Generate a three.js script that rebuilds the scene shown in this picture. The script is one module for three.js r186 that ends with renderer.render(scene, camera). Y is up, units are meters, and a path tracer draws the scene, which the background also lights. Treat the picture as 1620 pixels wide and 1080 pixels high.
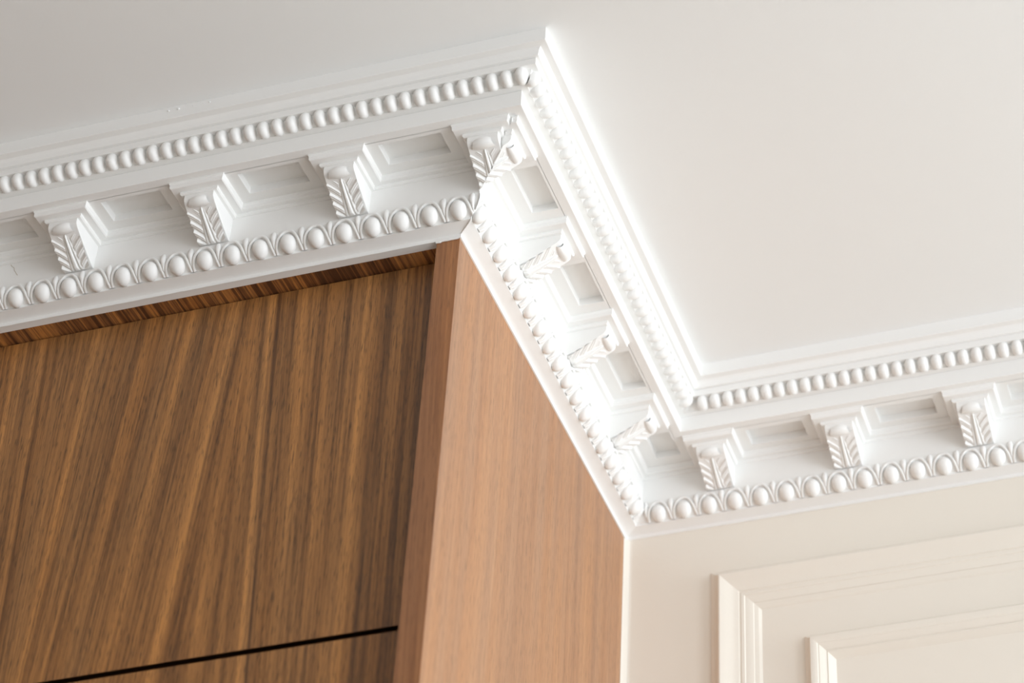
import * as THREE from 'three';
import { RectAreaLightUniformsLib } from 'three/addons/lights/RectAreaLightUniformsLib.js';
import { RoundedBoxGeometry } from 'three/addons/geometries/RoundedBoxGeometry.js';
import { mergeGeometries, mergeVertices, toCreasedNormals } from 'three/addons/utils/BufferGeometryUtils.js';
import { ImprovedNoise } from 'three/addons/math/ImprovedNoise.js';

// ---------------------------------------------------------------- camera, daylight, exposure
const scene = new THREE.Scene();
const renderer = new THREE.WebGLRenderer({ antialias: true });
renderer.toneMapping = THREE.LinearToneMapping;
renderer.toneMappingExposure = 0.374;
renderer.shadowMap.enabled = true;
const Y0 = 3.74;                                   // height of the cornice's egg row above the floor
const F = 3775.6, PX = 1092.3, PY = 421.3;         // focal length and optical axis in pixels of the 1620 x 1080 frame
const camera = new THREE.PerspectiveCamera(2 * Math.atan(540 / F) * 180 / Math.PI, 1.5, 0.05, 60);
camera.setViewOffset(1620, 1080, 810 - PX, 540 - PY, 1620, 1080);
camera.position.set(0.9589, Y0 - 2.1909, 2.2121);
camera.quaternion.setFromRotationMatrix(new THREE.Matrix4().makeBasis(
  new THREE.Vector3(0.9598, 0.0045, -0.2807), new THREE.Vector3(0.1812, 0.7537, 0.6317), new THREE.Vector3(0.2144, -0.6572, 0.7226)));
camera.focus = 3.36;
camera.userData.fStop = 3.2;
scene.background = new THREE.Color(0.80, 0.86, 0.93);  // an even, bright overcast sky

RectAreaLightUniformsLib.init();
const WINDOWS = [[0.10, 1.5], [2.2, 1.3], [4.1, 1.0]];     // centre z and width of the three tall windows in the right wall
const WIN_BOTTOM = 0.8, WIN_TOP = 3.6, WALL_X = 5.0;
for (const [z, w] of WINDOWS) {                    // daylight through each window
  const l = new THREE.RectAreaLight(new THREE.Color(0.93, 1.0, 1.085), 20.8, w, WIN_TOP - WIN_BOTTOM);
  l.name = 'window_daylight';
  l.position.set(WALL_X - 0.02, (WIN_TOP + WIN_BOTTOM) / 2, z);
  l.lookAt(WALL_X - 1, (WIN_TOP + WIN_BOTTOM) / 2, z);
  scene.add(l);
}

// ---------------------------------------------------------------- helpers
const used = {};
function numbered(name) { const n = used[name] = (used[name] ?? -1) + 1; return n ? name + '_' + String(n).padStart(3, '0') : name; }
let seed = 7;
const rnd = () => { seed = (seed * 1664525 + 1013904223) % 4294967296; return seed / 4294967296; };
const noise3 = new ImprovedNoise();
const fbm = (x, y, z = 0, o = 4) => { let s = 0, a = 0.5; for (let i = 0; i < o; i++) { s += a * noise3.noise(x, y, z + i * 7.3); x *= 2.03; y *= 2.03; a *= 0.5; } return s; };
function mesh(name, geo, mat, parent) { const m = new THREE.Mesh(geo, mat); m.name = name; m.castShadow = m.receiveShadow = true; (parent || scene).add(m); return m; }
function root(name, label, category, kind, pos = [0, 0, 0], turn = 0) {
  const g = new THREE.Group(); g.name = numbered(name); g.position.set(...pos); g.rotation.y = turn; g.userData = { label };
  if (category) g.userData.category = category;
  if (kind) g.userData.kind = kind;
  scene.add(g); return g;
}
function box(x0, x1, y0, y1, z0, z1, r = 0) {       // uv in metres, by the way each face points
  const g = r ? new RoundedBoxGeometry(x1 - x0, y1 - y0, z1 - z0, 2, r) : new THREE.BoxGeometry(x1 - x0, y1 - y0, z1 - z0);
  g.translate((x0 + x1) / 2, (y0 + y1) / 2, (z0 + z1) / 2);
  return planarUV(g);
}
function planarUV(g) {
  const p = g.attributes.position, n = g.attributes.normal, uv = new Float32Array(p.count * 2);
  for (let i = 0; i < p.count; i++) {
    const ax = Math.abs(n.getX(i)), ay = Math.abs(n.getY(i)), az = Math.abs(n.getZ(i));
    const [u, v] = az >= ax && az >= ay ? [p.getX(i), p.getY(i)] : ax >= ay ? [-p.getZ(i), p.getY(i)] : [p.getX(i), -p.getZ(i)];
    uv[2 * i] = u; uv[2 * i + 1] = v;
  }
  g.setAttribute('uv', new THREE.BufferAttribute(uv, 2));
  return g;
}
function geoFrom(pos, crease = 0.6) {
  let g = new THREE.BufferGeometry(); g.setAttribute('position', new THREE.BufferAttribute(new Float32Array(pos), 3));
  g.computeVertexNormals();
  g = toCreasedNormals(g, crease);
  return planarUV(g);
}
// a closed moulding profile [[q, y], ...] (counter-clockwise, q outward) run along x between s0(q) and s1(q)
function sweep(profile, s0, s1, crease = 0.6) {
  const pos = [];
  for (let i = 0; i < profile.length; i++) {
    const [qa, ya] = profile[i], [qb, yb] = profile[(i + 1) % profile.length];
    const a = [s0(qa), ya, qa], b = [s1(qa), ya, qa], c = [s1(qb), yb, qb], d = [s0(qb), yb, qb];
    pos.push(...a, ...b, ...c, ...a, ...c, ...d);
  }
  return geoFrom(pos, crease);
}
function clip(g, nx, ny, nz, d) {                    // keep the part where n.p <= d
  g = g.index ? g.toNonIndexed() : g;
  const P = g.attributes.position.array, N = g.attributes.normal.array, U = g.attributes.uv.array, op = [], on = [], ou = [];
  for (let t = 0; t < P.length / 9; t++) {
    let poly = [0, 1, 2].map((k) => { const i = t * 3 + k; return [...P.subarray(3 * i, 3 * i + 3), ...N.subarray(3 * i, 3 * i + 3), ...U.subarray(2 * i, 2 * i + 2)]; });
    const out = [], f = (v) => v[0] * nx + v[1] * ny + v[2] * nz - d;
    for (let k = 0; k < 3; k++) {
      const a = poly[k], b = poly[(k + 1) % 3], fa = f(a), fb = f(b);
      if (fa <= 0) out.push(a);
      if ((fa <= 0) !== (fb <= 0)) { const w = fa / (fa - fb); out.push(a.map((x, j) => x + (b[j] - x) * w)); }
    }
    for (let k = 1; k + 1 < out.length; k++) for (const v of [out[0], out[k], out[k + 1]]) { op.push(v[0], v[1], v[2]); on.push(v[3], v[4], v[5]); ou.push(v[6], v[7]); }
  }
  const r = new THREE.BufferGeometry();
  r.setAttribute('position', new THREE.BufferAttribute(new Float32Array(op), 3));
  r.setAttribute('normal', new THREE.BufferAttribute(new Float32Array(on), 3));
  r.setAttribute('uv', new THREE.BufferAttribute(new Float32Array(ou), 2));
  return r;
}
function tube(pts, r, radial = 6, segs) {
  const c = new THREE.CatmullRomCurve3(pts.map((p) => new THREE.Vector3(...p)));
  return planarUV(new THREE.TubeGeometry(c, segs || pts.length * 3, r, radial, false));
}
function arc(cx, cy, rx, ry, a0, a1, n) { return Array.from({ length: n + 1 }, (_, i) => { const a = (a0 + (a1 - a0) * i / n) * Math.PI / 180; return [cx + rx * Math.cos(a), cy + ry * Math.sin(a)]; }); }

// ---------------------------------------------------------------- materials
function dataTexture(w, h, fn, srgb) {
  const d = new Uint8Array(w * h * 4);
  for (let y = 0; y < h; y++) for (let x = 0; x < w; x++) { const c = fn(x, y), i = (y * w + x) * 4; d[i] = c[0]; d[i + 1] = c[1]; d[i + 2] = c[2]; d[i + 3] = 255; }
  const t = new THREE.DataTexture(d, w, h); t.magFilter = THREE.LinearFilter; t.minFilter = THREE.LinearMipmapLinearFilter; t.generateMipmaps = true;
  t.wrapS = t.wrapT = THREE.RepeatWrapping; if (srgb) t.colorSpace = THREE.SRGBColorSpace; t.needsUpdate = true; return t;
}
// brushed paint: low ripple with fine grain, tiling every 0.25 m
const tileNoise = (x, y, n, z) => { const a = 2 * Math.PI / n, R = n / 2 / Math.PI; return noise3.noise(Math.cos(x * a) * R + 50, Math.sin(x * a) * R + Math.cos(y * a) * R, Math.sin(y * a) * R + z); };
const paintBump = dataTexture(256, 256, (x, y) => { const v = 128 + 60 * tileNoise(x * 10 / 256, y * 10 / 256, 10, 1) + 40 * tileNoise(x * 34 / 256, y * 34 / 256, 34, 5); return [v, v, v]; });
paintBump.repeat.set(4, 4);
const M = {};
M.plaster = new THREE.MeshStandardMaterial({ color: 0xf6f5f2, roughness: 0.5, bumpMap: paintBump, bumpScale: 0.0002 });
M.ceiling = new THREE.MeshStandardMaterial({ color: 0xf4f4f2, roughness: 0.85, bumpMap: paintBump, bumpScale: 0.0002 });
M.wall = new THREE.MeshStandardMaterial({ color: 0xefe8dc, roughness: 0.55, bumpMap: paintBump, bumpScale: 0.0003 });
M.roomWall = new THREE.MeshStandardMaterial({ color: 0xe8e7e5, roughness: 0.7 });
M.joinery = new THREE.MeshStandardMaterial({ color: 0x8c6642, roughness: 0.6 });
M.floor = new THREE.MeshStandardMaterial({ color: 0xbdb6ac, roughness: 0.5 });
M.carcass = new THREE.MeshStandardMaterial({ color: 0x7a5439, roughness: 0.7 });
M.grime = new THREE.MeshStandardMaterial({ color: 0xc9bfb0, roughness: 0.9 });
M.glass = new THREE.MeshPhysicalMaterial({ color: 0xffffff, transmission: 1, thickness: 0, roughness: 0, ior: 1.5 });
M.frame = new THREE.MeshStandardMaterial({ color: 0xf1efea, roughness: 0.45 });

// walnut: a picture of growth-ring streaks and short dark pores, drawn over width x height metres (u from u0, v from v0)
const lerp = (a, b, t) => a + (b - a) * t;
function noise1(x, z) { return noise3.noise(x, 3.7, z); }
function walnut({ W, H, u0, v0, w, h, palette, warp, bands, contrast, z, pores }) {
  const rows = 64, tex = [];
  const grid = 240;
  const rowMaps = [];
  for (let r = 0; r <= rows; r++) {                    // the streaks drift sideways down the veneer
    const v = v0 + h * r / rows, X = new Float32Array(grid + 1);
    for (let i = 0; i <= grid; i++) { const a = u0 - 0.1 + (w + 0.2) * i / grid; X[i] = warp ? warp(a, v) : a; }
    rowMaps.push(X);
  }
  const back = (X, u) => { let lo = 0, hi = grid; while (hi - lo > 1) { const m = (lo + hi) >> 1; if (X[m] <= u) lo = m; else hi = m; } return u0 - 0.1 + (w + 0.2) * (lo + Math.min(1, Math.max(0, (u - X[lo]) / Math.max(1e-6, X[hi] - X[lo])))) / grid; };
  const t = dataTexture(W, H, (px, py) => {
    const u = u0 + w * (px + 0.5) / W, v = v0 + h * (py + 0.5) / H, r = Math.min(rows - 1e-3, Math.max(0, (v - v0) / h * rows)), ri = Math.floor(r);
    let a = lerp(back(rowMaps[ri], u), back(rowMaps[ri + 1], u), r - ri);
    a += 0.0022 * fbm(u * 9, v * 2.2, z + 3, 2);
    let s = 0.30 * noise1(a * 16, z) + 0.42 * noise1(a * 52, z + 2) + 0.50 * noise3.noise(a * 140, v * 1.6, z + 4) + 0.50 * noise3.noise(a * 340, v * 4, z + 6) + 0.36 * noise3.noise(a * 800, v * 12, z + 8);
    s *= contrast;
    for (const [c, wd, amp] of bands) { const k = (a - c) / wd; if (Math.abs(k) < 4) s += amp * Math.exp(-k * k); }
    let m = Math.min(1, Math.max(0, 0.5 + s));
    const p = noise3.noise(u * 1200, v * 60, z + 11) + 0.5 * noise3.noise(u * 650, v * 32, z + 17);      // pores
    const dark = pores * Math.min(1, Math.max(0, (p - 0.22) * 3));
    const tone = 0.5 + 0.5 * noise3.noise(a * 30, v * 2.5, z + 21);
    const k = m * 2, A = palette[k < 1 ? 0 : 1], B = palette[k < 1 ? 1 : 2], f = k < 1 ? k : k - 1;
    return [0, 1, 2].map((c) => Math.max(0, (lerp(A[c], B[c], f) + (tone - 0.5) * [14, 3, -8][c]) * (1 - dark)));
  }, true);
  t.repeat.set(1 / w, 1 / h); t.offset.set(-u0 / w, -v0 / h);
  return new THREE.MeshPhysicalMaterial({ map: t, roughness: 0.5, clearcoat: 0.15, clearcoatRoughness: 0.4 });
}
const doorPalette = [[94, 60, 30], [152, 104, 57], [196, 137, 76]];
function doorDrift(a, v) {
  const t = Math.min(1.4, Math.max(0, (Y0 - v) / 0.56)), K = [[-1.2, -0.01], [-0.90, 0.03], [-0.69, 0.036], [-0.58, -0.02], [-0.47, -0.035], [-0.376, -0.03], [-0.344, 0.035], [-0.19, 0.012], [-0.05, 0.01], [0.1, 0.01]];
  let d = 0; for (let i = 0; i + 1 < K.length; i++) if (a >= K[i][0] && a <= K[i + 1][0]) d = lerp(K[i][1], K[i + 1][1], (a - K[i][0]) / (K[i + 1][0] - K[i][0]));
  return a + d * t;
}
const doorBands = [[-0.3840, 0.0042, 0.48], [-0.391, 0.002, 0.25], [-0.373, 0.003, -0.25], [-0.3362, 0.0042, 0.48], [-0.329, 0.0025, 0.2], [-0.346, 0.004, -0.2], [-0.3225, 0.003, -0.25], [-0.693, 0.004, 0.45], [-0.683, 0.004, -0.25], [-0.733, 0.0035, 0.35], [-0.187, 0.003, 0.22], [-0.15, 0.02, -0.16], [-0.105, 0.02, -0.18], [-0.55, 0.003, 0.2], [-0.60, 0.003, 0.25], [-0.452, 0.003, 0.18], [-0.27, 0.03, 0.06], [-0.48, 0.03, 0.05]];
M.door = walnut({ W: 1792, H: 1280, u0: -1.0, v0: Y0 - 0.95, w: 0.95, h: 0.95, palette: doorPalette, warp: doorDrift, bands: doorBands, contrast: 0.58, z: 1.3, pores: 0.30 });
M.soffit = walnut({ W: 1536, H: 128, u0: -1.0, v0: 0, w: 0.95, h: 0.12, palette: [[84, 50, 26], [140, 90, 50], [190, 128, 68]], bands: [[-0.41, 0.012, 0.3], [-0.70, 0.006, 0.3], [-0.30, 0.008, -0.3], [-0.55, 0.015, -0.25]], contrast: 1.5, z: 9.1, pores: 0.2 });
M.side = walnut({ W: 1280, H: 1280, u0: 0, v0: Y0 - 0.95, w: 0.85, h: 0.95, palette: [[150, 106, 74], [174, 128, 92], [192, 148, 110]], bands: [], contrast: 0.36, z: 4.4, pores: 0.16,
  warp: (a, v) => a + 0.012 * noise3.noise(a * 5, v * 1.4, 2.2) });
M.edge = walnut({ W: 160, H: 1024, u0: -0.09, v0: Y0 - 0.95, w: 0.06, h: 0.95, palette: [[118, 74, 44], [158, 106, 66], [184, 128, 82]], bands: [], contrast: 0.45, z: 6.6, pores: 0.12,
  warp: (a, v) => a + 0.03 * (Y0 - v) + 0.004 * noise3.noise(a * 20, v * 3, 1) });

// ---------------------------------------------------------------- the room
const D = 0.7583, WQ = -0.039, ZB = -D + WQ, CEIL = Y0 + 0.175, ZF = 5.6, XL = -3.0, T = 0.25;
function struct(name, geo, mat, label, category) { const m = mesh(numbered(name), geo, mat); m.userData = { kind: 'structure', label, category }; return m; }
struct('floor', box(XL - T, WALL_X + T, -0.2, 0, ZB - T, ZF + T), M.floor, 'pale stone-coloured floor far below the moulded cornice', 'floor');
struct('ceiling', box(XL - T, WALL_X + T, CEIL, CEIL + 0.25, ZB - T, ZF + T), M.ceiling, 'flat white painted ceiling above the ornate cornice', 'ceiling');
struct('wall_left', box(XL - T, XL, 0, CEIL, ZB - T, ZF + T), M.joinery, 'walnut coloured wall panelling at the far end of the cupboard front', 'wall');
struct('wall_front', box(XL, WALL_X, 0, CEIL, ZF, ZF + T), M.roomWall, 'plain off-white wall behind the viewer', 'wall');
const wallBack = root('wall_back', 'cream panelled wall with raised picture-frame mouldings right of the cupboard', 'wall', 'structure');
mesh('wall_surface', box(XL, WALL_X, 0, CEIL, ZB - T, ZB), M.wall, wallBack);
{ // right wall with two window openings
  const w = root('wall_right', 'off-white wall with three tall windows facing the cupboard side', 'wall', 'structure');
  let z = ZB - T;
  const spans = WINDOWS.map(([c, wd]) => [c - wd / 2, c + wd / 2]);
  const gs = [];
  for (const [a, b] of spans) { gs.push(box(WALL_X, WALL_X + T, 0, CEIL, z, a)); gs.push(box(WALL_X, WALL_X + T, 0, WIN_BOTTOM, a, b), box(WALL_X, WALL_X + T, WIN_TOP, CEIL, a, b)); z = b; }
  gs.push(box(WALL_X, WALL_X + T, 0, CEIL, z, ZF + T));
  mesh('wall_surface', mergeGeometries(gs), M.roomWall, w);
  spans.forEach(([a, b], i) => {
    const g = root('window_' + (i + 1), ['tall white casement window next to the panelled wall', 'tall white casement window in the middle of the right wall', 'tall white casement window nearest the wall behind the viewer'][i], 'window', 'structure');
    const x0 = WALL_X + 0.08, x1 = WALL_X + 0.13, s = 0.06;
    mesh('window_frame', mergeGeometries([box(x0, x1, WIN_BOTTOM, WIN_TOP, a, a + s), box(x0, x1, WIN_BOTTOM, WIN_TOP, b - s, b), box(x0, x1, WIN_BOTTOM, WIN_BOTTOM + s, a + s, b - s), box(x0, x1, WIN_TOP - s, WIN_TOP, a + s, b - s), box(x0, x1, WIN_BOTTOM + s, WIN_TOP - s, (a + b) / 2 - 0.04, (a + b) / 2 + 0.04)]), M.frame, g);
    for (const [p, q] of [[a + s, (a + b) / 2 - 0.04], [(a + b) / 2 + 0.04, b - s]]) mesh('pane', box(x0 + 0.02, x0 + 0.026, WIN_BOTTOM + s, WIN_TOP - s, p, q), M.glass, g);
  });
}

// raised mouldings on the panelled wall: frames of mitred strips, profile [[distance inward from the outer edge, height off the wall]]
function panelFrame(x0, x1, y0, y1, profile, strips = 4) {
  const out = [];
  const corner = [[x0, y1, 1, -1], [x1, y1, -1, -1], [x1, y0, -1, 1], [x0, y0, 1, 1]];
  for (let k = 0; k < strips; k++) {
    const A = corner[(k + 3) % 4], B = corner[k], pos = [];
    for (let i = 0; i + 1 < profile.length; i++) {
      const at = (C, [d, h]) => [C[0] + C[2] * d, C[1] + C[3] * d, ZB + h];
      const a = at(A, profile[i]), b = at(B, profile[i]), c = at(B, profile[i + 1]), e = at(A, profile[i + 1]);
      pos.push(...a, ...b, ...c, ...a, ...c, ...e);
    }
    out.push(geoFrom(pos, 0.5));
  }
  return out;
}
const outerProfile = [[0, 0], [0.0005, 0.0030], [0.0050, 0.0048], [0.0095, 0.0085], [0.0130, 0.0135], [0.0152, 0.0185], [0.0164, 0.0208], [0.0185, 0.0212], [0.0220, 0.0200], [0.0280, 0.0172], [0.0350, 0.0138], [0.0420, 0.0114], [0.0460, 0.0107], [0.0468, 0.0094], [0.0490, 0.0094], [0.0500, 0.0103], [0.0545, 0.0099], [0.0560, 0.0084], [0.0585, 0.0083], [0.0640, 0.0072], [0.0680, 0.0060], [0.0690, 0.0044], [0.0715, 0.0043], [0.0755, 0.003], [0.0795, 0.0005], [0.08, 0]];
const innerProfile = [[0, 0], [0.0005, 0.0025], [0.0040, 0.0045], [0.0075, 0.0085], [0.0100, 0.0140], [0.0113, 0.0163], [0.0132, 0.0166], [0.0212, 0.0138], [0.0222, 0.0126], [0.0233, 0.0124], [0.0240, 0.0127], [0.0325, 0.0088], [0.0338, 0.0072], [0.0352, 0.0070], [0.0360, 0.0076], [0.0415, 0.0042], [0.0465, 0.0008], [0.047, 0]];
for (const [prof, x0, y1, wide, label] of [[outerProfile, 0.1035, -0.101, 1.6, 'larger outer raised moulding frame'], [innerProfile, 0.2500, -0.2415, 1.307, 'smaller inner raised moulding frame']]) {
  const g = new THREE.Group(); g.name = 'panel_molding'; g.userData = { label }; wallBack.add(g);
  for (const s of panelFrame(x0, x0 + wide, Y0 - 1.9 - (x0 > 0.2 ? -0.147 : 0), Y0 + y1, prof)) mesh('molding_strip', s, M.wall, g);
}
{ // filler where the cupboard side meets the wall
  const pos = [], r = 0.011, x = WQ, n = 8;
  for (let i = 0; i < n; i++) {
    const p = [0, 1].map((k) => { const a = (i + k) / n * Math.PI / 2; return [x + r * (1 - Math.cos(a)) + 0.0002, ZB + r * (1 - Math.sin(a))]; });
    pos.push(p[0][0], Y0 - 2, p[0][1], p[1][0], Y0 - 2, p[1][1], p[1][0], Y0 - 0.0125, p[1][1], p[0][0], Y0 - 2, p[0][1], p[1][0], Y0 - 0.0125, p[1][1], p[0][0], Y0 - 0.0125, p[0][1]);
  }
  mesh('filler_strip', geoFrom(pos, 1.2), M.wall, wallBack);
}

// ---------------------------------------------------------------- the walnut cupboard
{
  const c = root('wood_cabinet', 'tall built-in walnut cupboard with flat doors under the white cornice', 'cabinet', null, [0, 0, 0]);
  const top = Y0 - 0.0125, zf = WQ, dz = -0.0765, xr = WQ, xs = -0.0727, floorGap = 0.1;
  const side = mesh('side_panel', box(xs + 0.0008, xr, 0, top, ZB + 0.0005, zf - 0.0008), M.side, c); side.userData.label = 'lighter orange walnut end panel';
  const front = mesh('front_edge', box(xs, xr, 0, top, zf - 0.0008, zf + 0.0002), M.edge, c); front.userData.label = 'narrow front edge of the end panel';
  const ceilingBoard = new THREE.BoxGeometry(2.2, 0.018, 0.74); ceilingBoard.translate(-1.173, top + 0.009, zf - 0.371); planarUV(ceilingBoard);
  { const p = ceilingBoard.attributes.position, uv = ceilingBoard.attributes.uv; for (let i = 0; i < p.count; i++) uv.setXY(i, p.getX(i), -p.getZ(i)); }
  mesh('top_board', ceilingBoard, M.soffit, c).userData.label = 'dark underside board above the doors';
  mesh("back_panel", box(-2.27, xs - 0.001, 0, top - 0.001, ZB + 0.002, dz - 0.09), M.carcass, c);
  const gap = Y0 - 0.6065, t = 0.022;
  const upperDoor = (x0, x1) => {                      // bottom edge bevelled upwards to the back as a finger pull
    const sh = new THREE.Shape(); [[dz, top - 0.0025], [dz - t, top - 0.0025], [dz - t, gap + 0.0038 + 0.030], [dz - 0.0010, gap + 0.0038 + 0.0006], [dz, gap + 0.0038]].forEach(([z, y], i) => i ? sh.lineTo(z, y) : sh.moveTo(z, y));
    const g = new THREE.ExtrudeGeometry(sh, { depth: x1 - x0, bevelEnabled: false }); g.rotateY(-Math.PI / 2); g.translate(x1, 0, 0); return planarUV(g);
  };
  mesh('door', upperDoor(-1.0, xs - 0.002), M.door, c).userData.label = 'upper flat walnut door';
  mesh('door', box(-1.0, xs - 0.002, floorGap, gap - 0.0038, dz - t, dz, 0.0008), M.door, c).userData.label = 'lower flat walnut door below the dark gap';
  mesh('door', upperDoor(-1.94, -1.003), M.door, c);
  mesh('door', box(-1.94, -1.003, floorGap, gap - 0.0038, dz - t, dz, 0.0008), M.door, c);
  mesh('plinth', box(-2.27, xs - 0.001, 0, floorGap - 0.003, dz - 0.04, dz - 0.012), M.carcass, c);
}
struct("wall_bulkhead", box(XL, -0.052, Y0 + 0.0065, CEIL, ZB, -0.052), M.wall, 'boxed plaster bulkhead over the cupboard behind the cornice', 'wall');

// ---------------------------------------------------------------- the cornice
const PITCH = 0.042, BEAD = 0.021;
// backing of the egg row: the ovolo curve from its bottom to its top
const OV = [[-0.0145, -0.0045], [-0.0145, -0.0014], [-0.0132, -0.0002], [-0.0095, 0.0018], [-0.0055, 0.0050], [-0.0025, 0.0090], [-0.0005, 0.0135], [0.0008, 0.0190], [0.0016, 0.0268]];
const eggProfile = [[-0.05, -0.0126], [-0.0368, -0.0126], [-0.0366, -0.0124], [-0.0366, -0.0068], [-0.0360, -0.0064], ...OV, [-0.05, 0.0268]];
const friezeProfile = [[-0.05, 0.0265], [0, 0.0265], [0, 0.0712], [0.0015, 0.0714], [0.0034, 0.0728], [0.0034, 0.0765], [0.0092, 0.0765], [0.0106, 0.0774], [0.0106, 0.0822], [0.0120, 0.0842], [0.0120, 0.0867], [-0.05, 0.0867]];
const coronaProfile = [[0.075, 0.0867], [0.0889, 0.0867], [0.0893, 0.0871], [0.0886, 0.1145], [0.0882, 0.1150], [0.0980, 0.1150], [0.0985, 0.1155], [0.0985, 0.1168], ...arc(0.0955, 0.1305, 0.0138, 0.0138, -72, 0, 6), [0.1093, 0.1335], [0.05, 0.1335], [0.05, 0.1008], [0.075, 0.1008]];
const crownProfile = [[0.05, 0.1297], [0.1174, 0.1297], [0.1180, 0.1303], [0.1180, 0.1408], [0.1176, 0.1412], [0.1222, 0.1412], [0.1230, 0.1420], [0.1232, 0.1445], [0.1240, 0.1480], [0.1254, 0.1508], [0.1272, 0.1524], [0.1366, 0.1526], [0.1372, 0.1532], [0.1374, 0.1750], [0.05, 0.1750]];
function along(t) {                                  // a point and the outward normal of the egg backing, t = 0 bottom, 1 top
  const k = Math.min(OV.length - 1.001, 1 + t * (OV.length - 2)), i = Math.floor(k), f = k - i;
  const p = [lerp(OV[i][0], OV[i + 1][0], f), lerp(OV[i][1], OV[i + 1][1], f)], a = OV[Math.max(1, i - 1)], b = OV[Math.min(OV.length - 1, i + 2)], l = Math.hypot(b[0] - a[0], b[1] - a[1]);
  return { p, n: [(b[1] - a[1]) / l, -(b[0] - a[0]) / l] };
}
const onRow = (s, t, h) => { const { p, n } = along(t); return [s, p[1] + n[1] * h, p[0] + n[0] * h]; };
const eggGeo = (() => {
  const g = new THREE.SphereGeometry(1, 24, 18), p = g.attributes.position, c = along(0.46);
  for (let i = 0; i < p.count; i++) {
    const x = p.getX(i), y = p.getY(i), z = p.getZ(i), w = 1 - 0.10 * y * -1;      // fuller at the top
    const s = 0.0118 * x * w, v = 0.0138 * y, h = 0.0090 * z + 0.0006;
    p.setXYZ(i, s, c.p[1] + v * c.n[0] + h * c.n[1], c.p[0] - v * c.n[1] + h * c.n[0]);
  }
  g.computeVertexNormals(); return planarUV(g);
})();
const surroundGeo = (() => {                          // the shell round an egg: a rim like a horseshoe, open at the bottom
  const pts = [], n = 32;
  for (let i = 0; i <= n; i++) { const k = i / n * 2 - 1, a = Math.abs(k); pts.push(onRow(0.0190 * Math.sign(k) * Math.pow(Math.sin(a * Math.PI / 2), 0.78), 0.94 - 0.90 * (1 - Math.cos(a * Math.PI / 2)), 0.0016 - 0.0010 * Math.pow(a, 4))); }
  return tube(pts, 0.0025, 8, 52);
})();
const dartGeo = (() => {                              // a small pointed leaf between two shells
  const g = new THREE.SphereGeometry(1, 8, 10), p = g.attributes.position;
  for (let i = 0; i < p.count; i++) {
    const x = p.getX(i), y = p.getY(i), z = p.getZ(i), t = 0.64 + 0.37 * y, wd = 0.0012 + 0.0056 * Math.pow(Math.max(0, Math.min(1, (y + 1) / 1.7)), 1.6);
    const q = onRow(x * wd, Math.min(1, Math.max(0, t)), 0.0006 + 0.0046 * z * (y > 0.2 ? 1.2 : 0.8)); p.setXYZ(i, ...q);
  }
  g.computeVertexNormals(); return planarUV(g);
})();
const beadGeo = (() => {
  const g = new THREE.SphereGeometry(1, 20, 16), p = g.attributes.position, r = 0.0125;
  for (let i = 0; i < p.count; i++) { const x = p.getX(i), y = p.getY(i), z = p.getZ(i); p.setXYZ(i, 0.0094 * Math.sign(x) * Math.pow(Math.abs(x), 0.85), 0.1232 + r * y, 0.1060 + r * z); }
  g.computeVertexNormals(); return planarUV(g);
})();

// a small block with moulded edges on three sides: half width, front, [[inset, y], ...] from top to bottom
function cap(hw, front, prof, back = -0.002) {
  const pos = [], ring = prof.map(([o, y]) => [[-hw + o, y, back], [-hw + o, y, front - o], [hw - o, y, front - o], [hw - o, y, back]]);
  for (let i = 0; i + 1 < ring.length; i++) for (let k = 0; k < 3; k++) { const a = ring[i + 1][k], b = ring[i + 1][k + 1], c = ring[i][k + 1], d = ring[i][k]; pos.push(...a, ...b, ...c, ...a, ...c, ...d); }
  const L = ring[ring.length - 1]; pos.push(...L[0], ...L[3], ...L[2], ...L[0], ...L[2], ...L[1]);
  const U = ring[0]; pos.push(...U[0], ...U[2], ...U[3], ...U[0], ...U[1], ...U[2]);
  return geoFrom(pos, 0.5);
}
const capUpper = cap(0.0415, 0.0785, [[0, 0.0868], [0, 0.0846], [0.0012, 0.0828], [0.0014, 0.0774], [0.0028, 0.0763]]);
const capLower = cap(0.0285, 0.0665, [[0, 0.0766], [0, 0.0727], [0.0018, 0.0710]]);
const bracketShape = (() => {                         // side view of the bracket: blunt front, underside sloping down to the frieze
  const s = new THREE.Shape(); s.moveTo(-0.002, 0.0715); s.lineTo(-0.002, 0.0300); s.lineTo(0.003, 0.0302); s.quadraticCurveTo(0.030, 0.0415, 0.0560, 0.0565); s.quadraticCurveTo(0.0625, 0.0595, 0.0632, 0.0650); s.lineTo(0.0632, 0.0715); s.closePath();
  return s;
})();
const bracketGeo = (() => { const g = new THREE.ExtrudeGeometry(bracketShape, { depth: 0.0440, bevelEnabled: true, bevelSize: 0.0004, bevelThickness: 0.0004, bevelSegments: 1, curveSegments: 10 }); g.translate(0, 0, -0.0220); g.rotateY(-Math.PI / 2); return planarUV(g); })();
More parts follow.
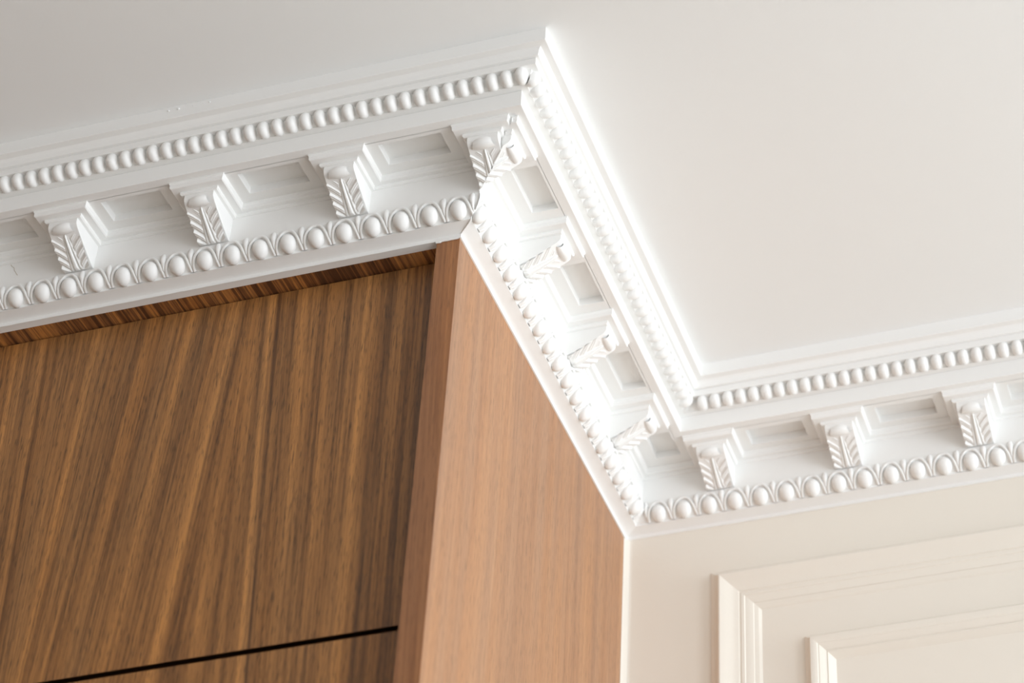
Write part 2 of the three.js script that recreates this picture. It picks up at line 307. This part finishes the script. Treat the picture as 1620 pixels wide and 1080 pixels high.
// leaf carved on the underside: v = 0 at the curled tip in front, 1 at the foot against the frieze
const leafGeo = (() => {
  const nu = 72, nv = 110, pos = [], idx = [], path = [];
  for (let i = 0; i <= 12; i++) { const a = (60 - 250 * i / 12) * Math.PI / 180; path.push([0.0585 + 0.0058 * Math.cos(a), 0.0602 + 0.0062 * Math.sin(a)]); }
  const e = path[path.length - 1]; for (let i = 1; i <= 30; i++) { const f = i / 30; path.push([lerp(e[0] - 0.001, 0.003, f), lerp(0.0578, 0.0290, f) - 0.0012 * Math.sin(f * Math.PI)]); }
  const len = [0]; for (let i = 1; i < path.length; i++) len.push(len[i - 1] + Math.hypot(path[i][0] - path[i - 1][0], path[i][1] - path[i - 1][1]));
  const L = len[len.length - 1], curl = len[12] / L;
  for (let j = 0; j <= nv; j++) {
    const v = j / nv, d = v * L; let i = 0; while (i < len.length - 2 && len[i + 1] < d) i++;
    const f = (d - len[i]) / (len[i + 1] - len[i]), q = lerp(path[i][0], path[i + 1][0], f), y = lerp(path[i][1], path[i + 1][1], f);
    let tx = path[i + 1][0] - path[i][0], ty = path[i + 1][1] - path[i][1]; const l = Math.hypot(tx, ty); tx /= l; ty /= l;
    const nq = -ty, ny = tx;                          // away from the bracket
    const w = v < curl ? (v - curl) / curl : (v - curl) / (1 - curl);        // -1 tip .. 0 turn .. 1 foot
    const half = w < 0 ? 0.0118 + 0.0080 * Math.pow(1 + w, 1.5) : 0.0214 - 0.0010 * w;
    for (let k = 0; k <= nu; k++) {
      const u = k / nu * 2 - 1, au = Math.abs(u);
      let h = 0, edge = 0;
      if (w < 0) h = 0.0022 * (1 - au * au) * (1 - 0.3 * w);
      else {
        const rib = 0.13 + 0.30 * w, side = Math.min(1, Math.max(0, (au - rib) / 0.10));
        const ph = w * 4.3 + au * 1.55 + (u < 0 ? 0.12 : 0), fr = ph - Math.floor(ph), c = Math.abs(2 * fr - 1), lobe = 1 - Math.pow(c, 1.7);
        h = side * (0.0062 * lobe - 0.0016 * Math.exp(-Math.pow((fr - 0.56) / 0.09, 2)) - 0.0006) * (1 - 0.3 * w) * (0.75 + 0.25 * au);
        const r = au / rib; if (r < 1.35) h += (1 - side) * (0.0056 * Math.pow(Math.max(0, Math.cos(r * Math.PI * 0.5 / 1.3)), 0.6) - 0.0036 * Math.exp(-Math.pow((r - 0.52) / 0.15, 2)) * Math.min(1, w * 4)) * (1 - 0.25 * w);
        edge = 0.0042 * (lobe - 0.60) * (1 - 0.5 * w);
        h *= Math.min(1, w * 7 + 0.10) * Math.min(1, (1 - w) * 9 + 0.25);
      }
      pos.push(u * half + Math.sign(u) * edge * (au > 0.8 ? (au - 0.8) * 5 : 0), y + ny * h, q + nq * h);
    }
  }
  for (let j = 0; j < nv; j++) for (let k = 0; k < nu; k++) { const a = j * (nu + 1) + k, b = a + 1, c = a + nu + 1, d = c + 1; idx.push(a, b, d, a, d, c); }
  const g = new THREE.BufferGeometry(); g.setAttribute('position', new THREE.BufferAttribute(new Float32Array(pos), 3)); g.setIndex(idx); g.computeVertexNormals();
  return planarUV(g);
})();
const modGeos = [['cap', mergeGeometries([capUpper, capLower])], ['bracket', bracketGeo], ['acanthus_leaf', leafGeo]];

// one run of cornice: s along the wall, q outward. lo/hi are the ends as functions of q (mitres), cuts the mitre planes [[ns, nq, d]]
function run(name, label, pos, turn, lo, hi, cuts, { eggs, darts, beads, mods, coffers, cq, offset = 0 }) {
  const g = root(name, label, 'cornice', 'structure', pos, turn);
  const cutAll = (geo) => cuts.reduce((a, [ns, nq, d]) => clip(a, ns, 0, nq, d), geo);
  const touches = (geo, s) => cuts.some(([ns, nq, d]) => { const p = geo.attributes.position; for (let i = 0; i < p.count; i++) if (ns * (p.getX(i) + s) + nq * p.getZ(i) > d) return true; return false; });
  const place = (n, geo, s, parent) => {             // a shared piece, or a cut copy where it meets a mitre
    if (touches(geo, s)) { const c = geo.clone(); c.translate(s, 0, 0); const k = cutAll(c); return k.attributes.position.count ? mesh(n, k, M.plaster, parent) : null; }
    const m = mesh(n, geo, M.plaster, parent); m.position.x = s; return m;
  };
  mesh('egg_molding', sweep(eggProfile, lo, hi), M.plaster, g);
  mesh('frieze', sweep(friezeProfile, lo, hi, 0.4), M.plaster, g);
  mesh('corona', sweep(coronaProfile, lo, hi, 0.4), M.plaster, g);
  mesh('crown_molding', sweep(crownProfile, lo, hi, 0.4), M.plaster, g);
  // soffit with coffers between the brackets
  const a = Math.max(lo(0), lo(0.09), -1.4) - 0, sh = new THREE.Shape(), s0 = Math.min(lo(0), lo(0.09)) - 0.1, s1 = Math.max(hi(0), hi(0.09)) + 0.1;
  sh.moveTo(s0, 0.0); sh.lineTo(s1, 0.0); sh.lineTo(s1, 0.0755); sh.lineTo(s0, 0.0755); sh.closePath();
  for (const [c, q0, q1] of coffers.map((c) => Array.isArray(c) ? c : [c, ...cq])) { const h = new THREE.Path(), w = 0.0458; h.moveTo(c - w, q0); h.lineTo(c + w, q0); h.lineTo(c + w, q1); h.lineTo(c - w, q1); h.closePath(); sh.holes.push(h); }
  const so = new THREE.ExtrudeGeometry(sh, { depth: 0.0135, bevelEnabled: false }); so.rotateX(Math.PI / 2); so.translate(0, 0.0867 + 0.0135, 0);
  mesh('soffit', planarUV(cutAll(so)), M.plaster, g);
  for (const [c, q0, q1] of coffers.map((c) => Array.isArray(c) ? c : [c, ...cq])) { const k = cutAll(box(c - 0.0475, c + 0.0475, 0.0995, 0.1030, q0 - 0.002, q1 + 0.002)); if (k.attributes.position.count) mesh('coffer_panel', k, M.plaster, g); }
  for (const s of mods) {
    const m = new THREE.Group(); m.name = 'modillion'; m.position.x = 0; g.add(m);
    for (const [n, geo] of modGeos) place(n, geo, s, m);
  }
  for (const s of eggs) { place('egg', eggGeo, s, g); place('egg_surround', surroundGeo, s, g); }
  for (const s of darts) place('dart', dartGeo, s, g);
  for (const s of beads) place('bead', beadGeo, s, g);
  return g;
}
const seq = (a, step, n) => Array.from({ length: n }, (_, i) => a + step * i);
const A_END = -2.25, C_END = WALL_X;
const runA = run('trim_1', 'white moulded cornice over the walnut doors, with beads, leaf brackets and egg row', [0, Y0, 0], 0, () => A_END, (q) => q, [[1, -1, 0]],
  { eggs: seq(-0.0289, -PITCH, 23), darts: seq(-0.0079, -PITCH, 24), beads: seq(0.0946, -BEAD, 52), mods: seq(0.026, -0.21, 6), coffers: seq(-0.080, -0.21, 5), cq: [0.0275, 0.0688] });
const runB = run('trim_2', 'brightest stretch of white cornice running back along the cupboard side', [0, Y0, 0], Math.PI / 2, (q) => -q, (q) => D - q, [[-1, -1, 0], [1, 1, D]],
  { eggs: seq(0.0214, PITCH, 18), darts: seq(0.0004, PITCH, 19), beads: seq(-0.0975, BEAD, 38), mods: [-0.030, 0.1805, 0.392, 0.6035], coffers: [0.075, 0.2865, 0.4985, 0.7095], cq: [0.0325, 0.0715] });
const runC = run('trim_3', 'white moulded cornice along the top of the cream panelled wall', [0, Y0, -D], 0, (q) => q, () => C_END, [[-1, 1, 0]],
  { eggs: seq(0.0265, PITCH, 36), darts: seq(0.0055, PITCH, 37), beads: seq(0.1309, 0.0209, 67), mods: seq(0.130, 0.2085, 7), coffers: [[0.0275, 0.0325, 0.0715], ...seq(0.2345, 0.2085, 7)], cq: [0.0255, 0.0655] });

// ---------------------------------------------------------------- filler, drips and the old crack
{
  const pts = [];
  for (let s = -1.0; s <= -0.0365; s += 0.004) pts.push([s, -0.0122 + 0.0006 * fbm(s * 60, 1.3), -0.0374 + 0.0005 * fbm(s * 80, 7.1)]);
  mesh('filler_bead', tube(pts, 0.0009, 5), M.plaster, runA);
  const blob = [];
  for (let s = -0.0735; s <= -0.0385; s += 0.002) blob.push([s, -0.0132 + 0.0009 * fbm(s * 240, 2.2) - (s < -0.066 ? 0.0012 : 0), -0.0374 + 0.0004 * fbm(s * 150, 5)]);
  mesh('filler_blob', tube(blob, 0.0017, 6), M.plaster, runA);
  const seam = [...OV.map(([q, y]) => [q, y]), [0.0004, 0.0300]].map(([q, y]) => [q + 0.0004 + 0.0006 * fbm(q * 300, y * 300), y, q + 0.0006 * fbm(y * 300, q * 200)]);
  mesh('mitre_seam', tube([[-0.0368, -0.0066, -0.0368], ...seam], 0.0009, 5, 60), M.plaster, runA);
  for (const [s, y, r] of [[-0.421, 0.1685, 0.0016], [-0.406, 0.1685, 0.0019], [-0.3585, 0.1690, 0.0014], [-0.368, 0.1695, 0.0007], [-0.384, 0.169, 0.0007]]) {
    const d = new THREE.SphereGeometry(r, 8, 6); d.scale(1.3, 0.8, 0.9); d.translate(s, y, 0.1376); mesh('paint_drip', planarUV(d), M.plaster, runA);
  }
}
{ // plaster packing behind the mitred corner bracket, and a hairline crack in the old frieze
  const sh = new THREE.Shape(); [[-0.004, 0.0305], [0.0060, 0.0315], [0.0300, 0.0425], [0.0521, 0.0550], [0.0521, 0.0712], [0.0582, 0.0716], [0.0582, 0.0764], [0.0710, 0.0768], [0.0710, 0.0870], [-0.004, 0.0870]].forEach(([q, y], i) => i ? sh.lineTo(q * Math.SQRT2, y) : sh.moveTo(q * Math.SQRT2, y));
  const pk = new THREE.ExtrudeGeometry(sh, { depth: 0.0012, bevelEnabled: false }); pk.translate(0, 0, -0.0006); pk.rotateY(-Math.PI / 4);
  mesh('mitre_packing', planarUV(pk), M.plaster, runA);
  const c = []; for (let i = 0; i <= 14; i++) { const f = i / 14; c.push([lerp(-0.7045, -0.7195, f) + 0.004 * fbm(f * 6, 3.3), lerp(0.046, 0.0700, f), 0.0001]); }
  mesh('hairline_crack', tube(c, 0.00045, 5), M.grime, runA);
}
renderer.render(scene, camera);
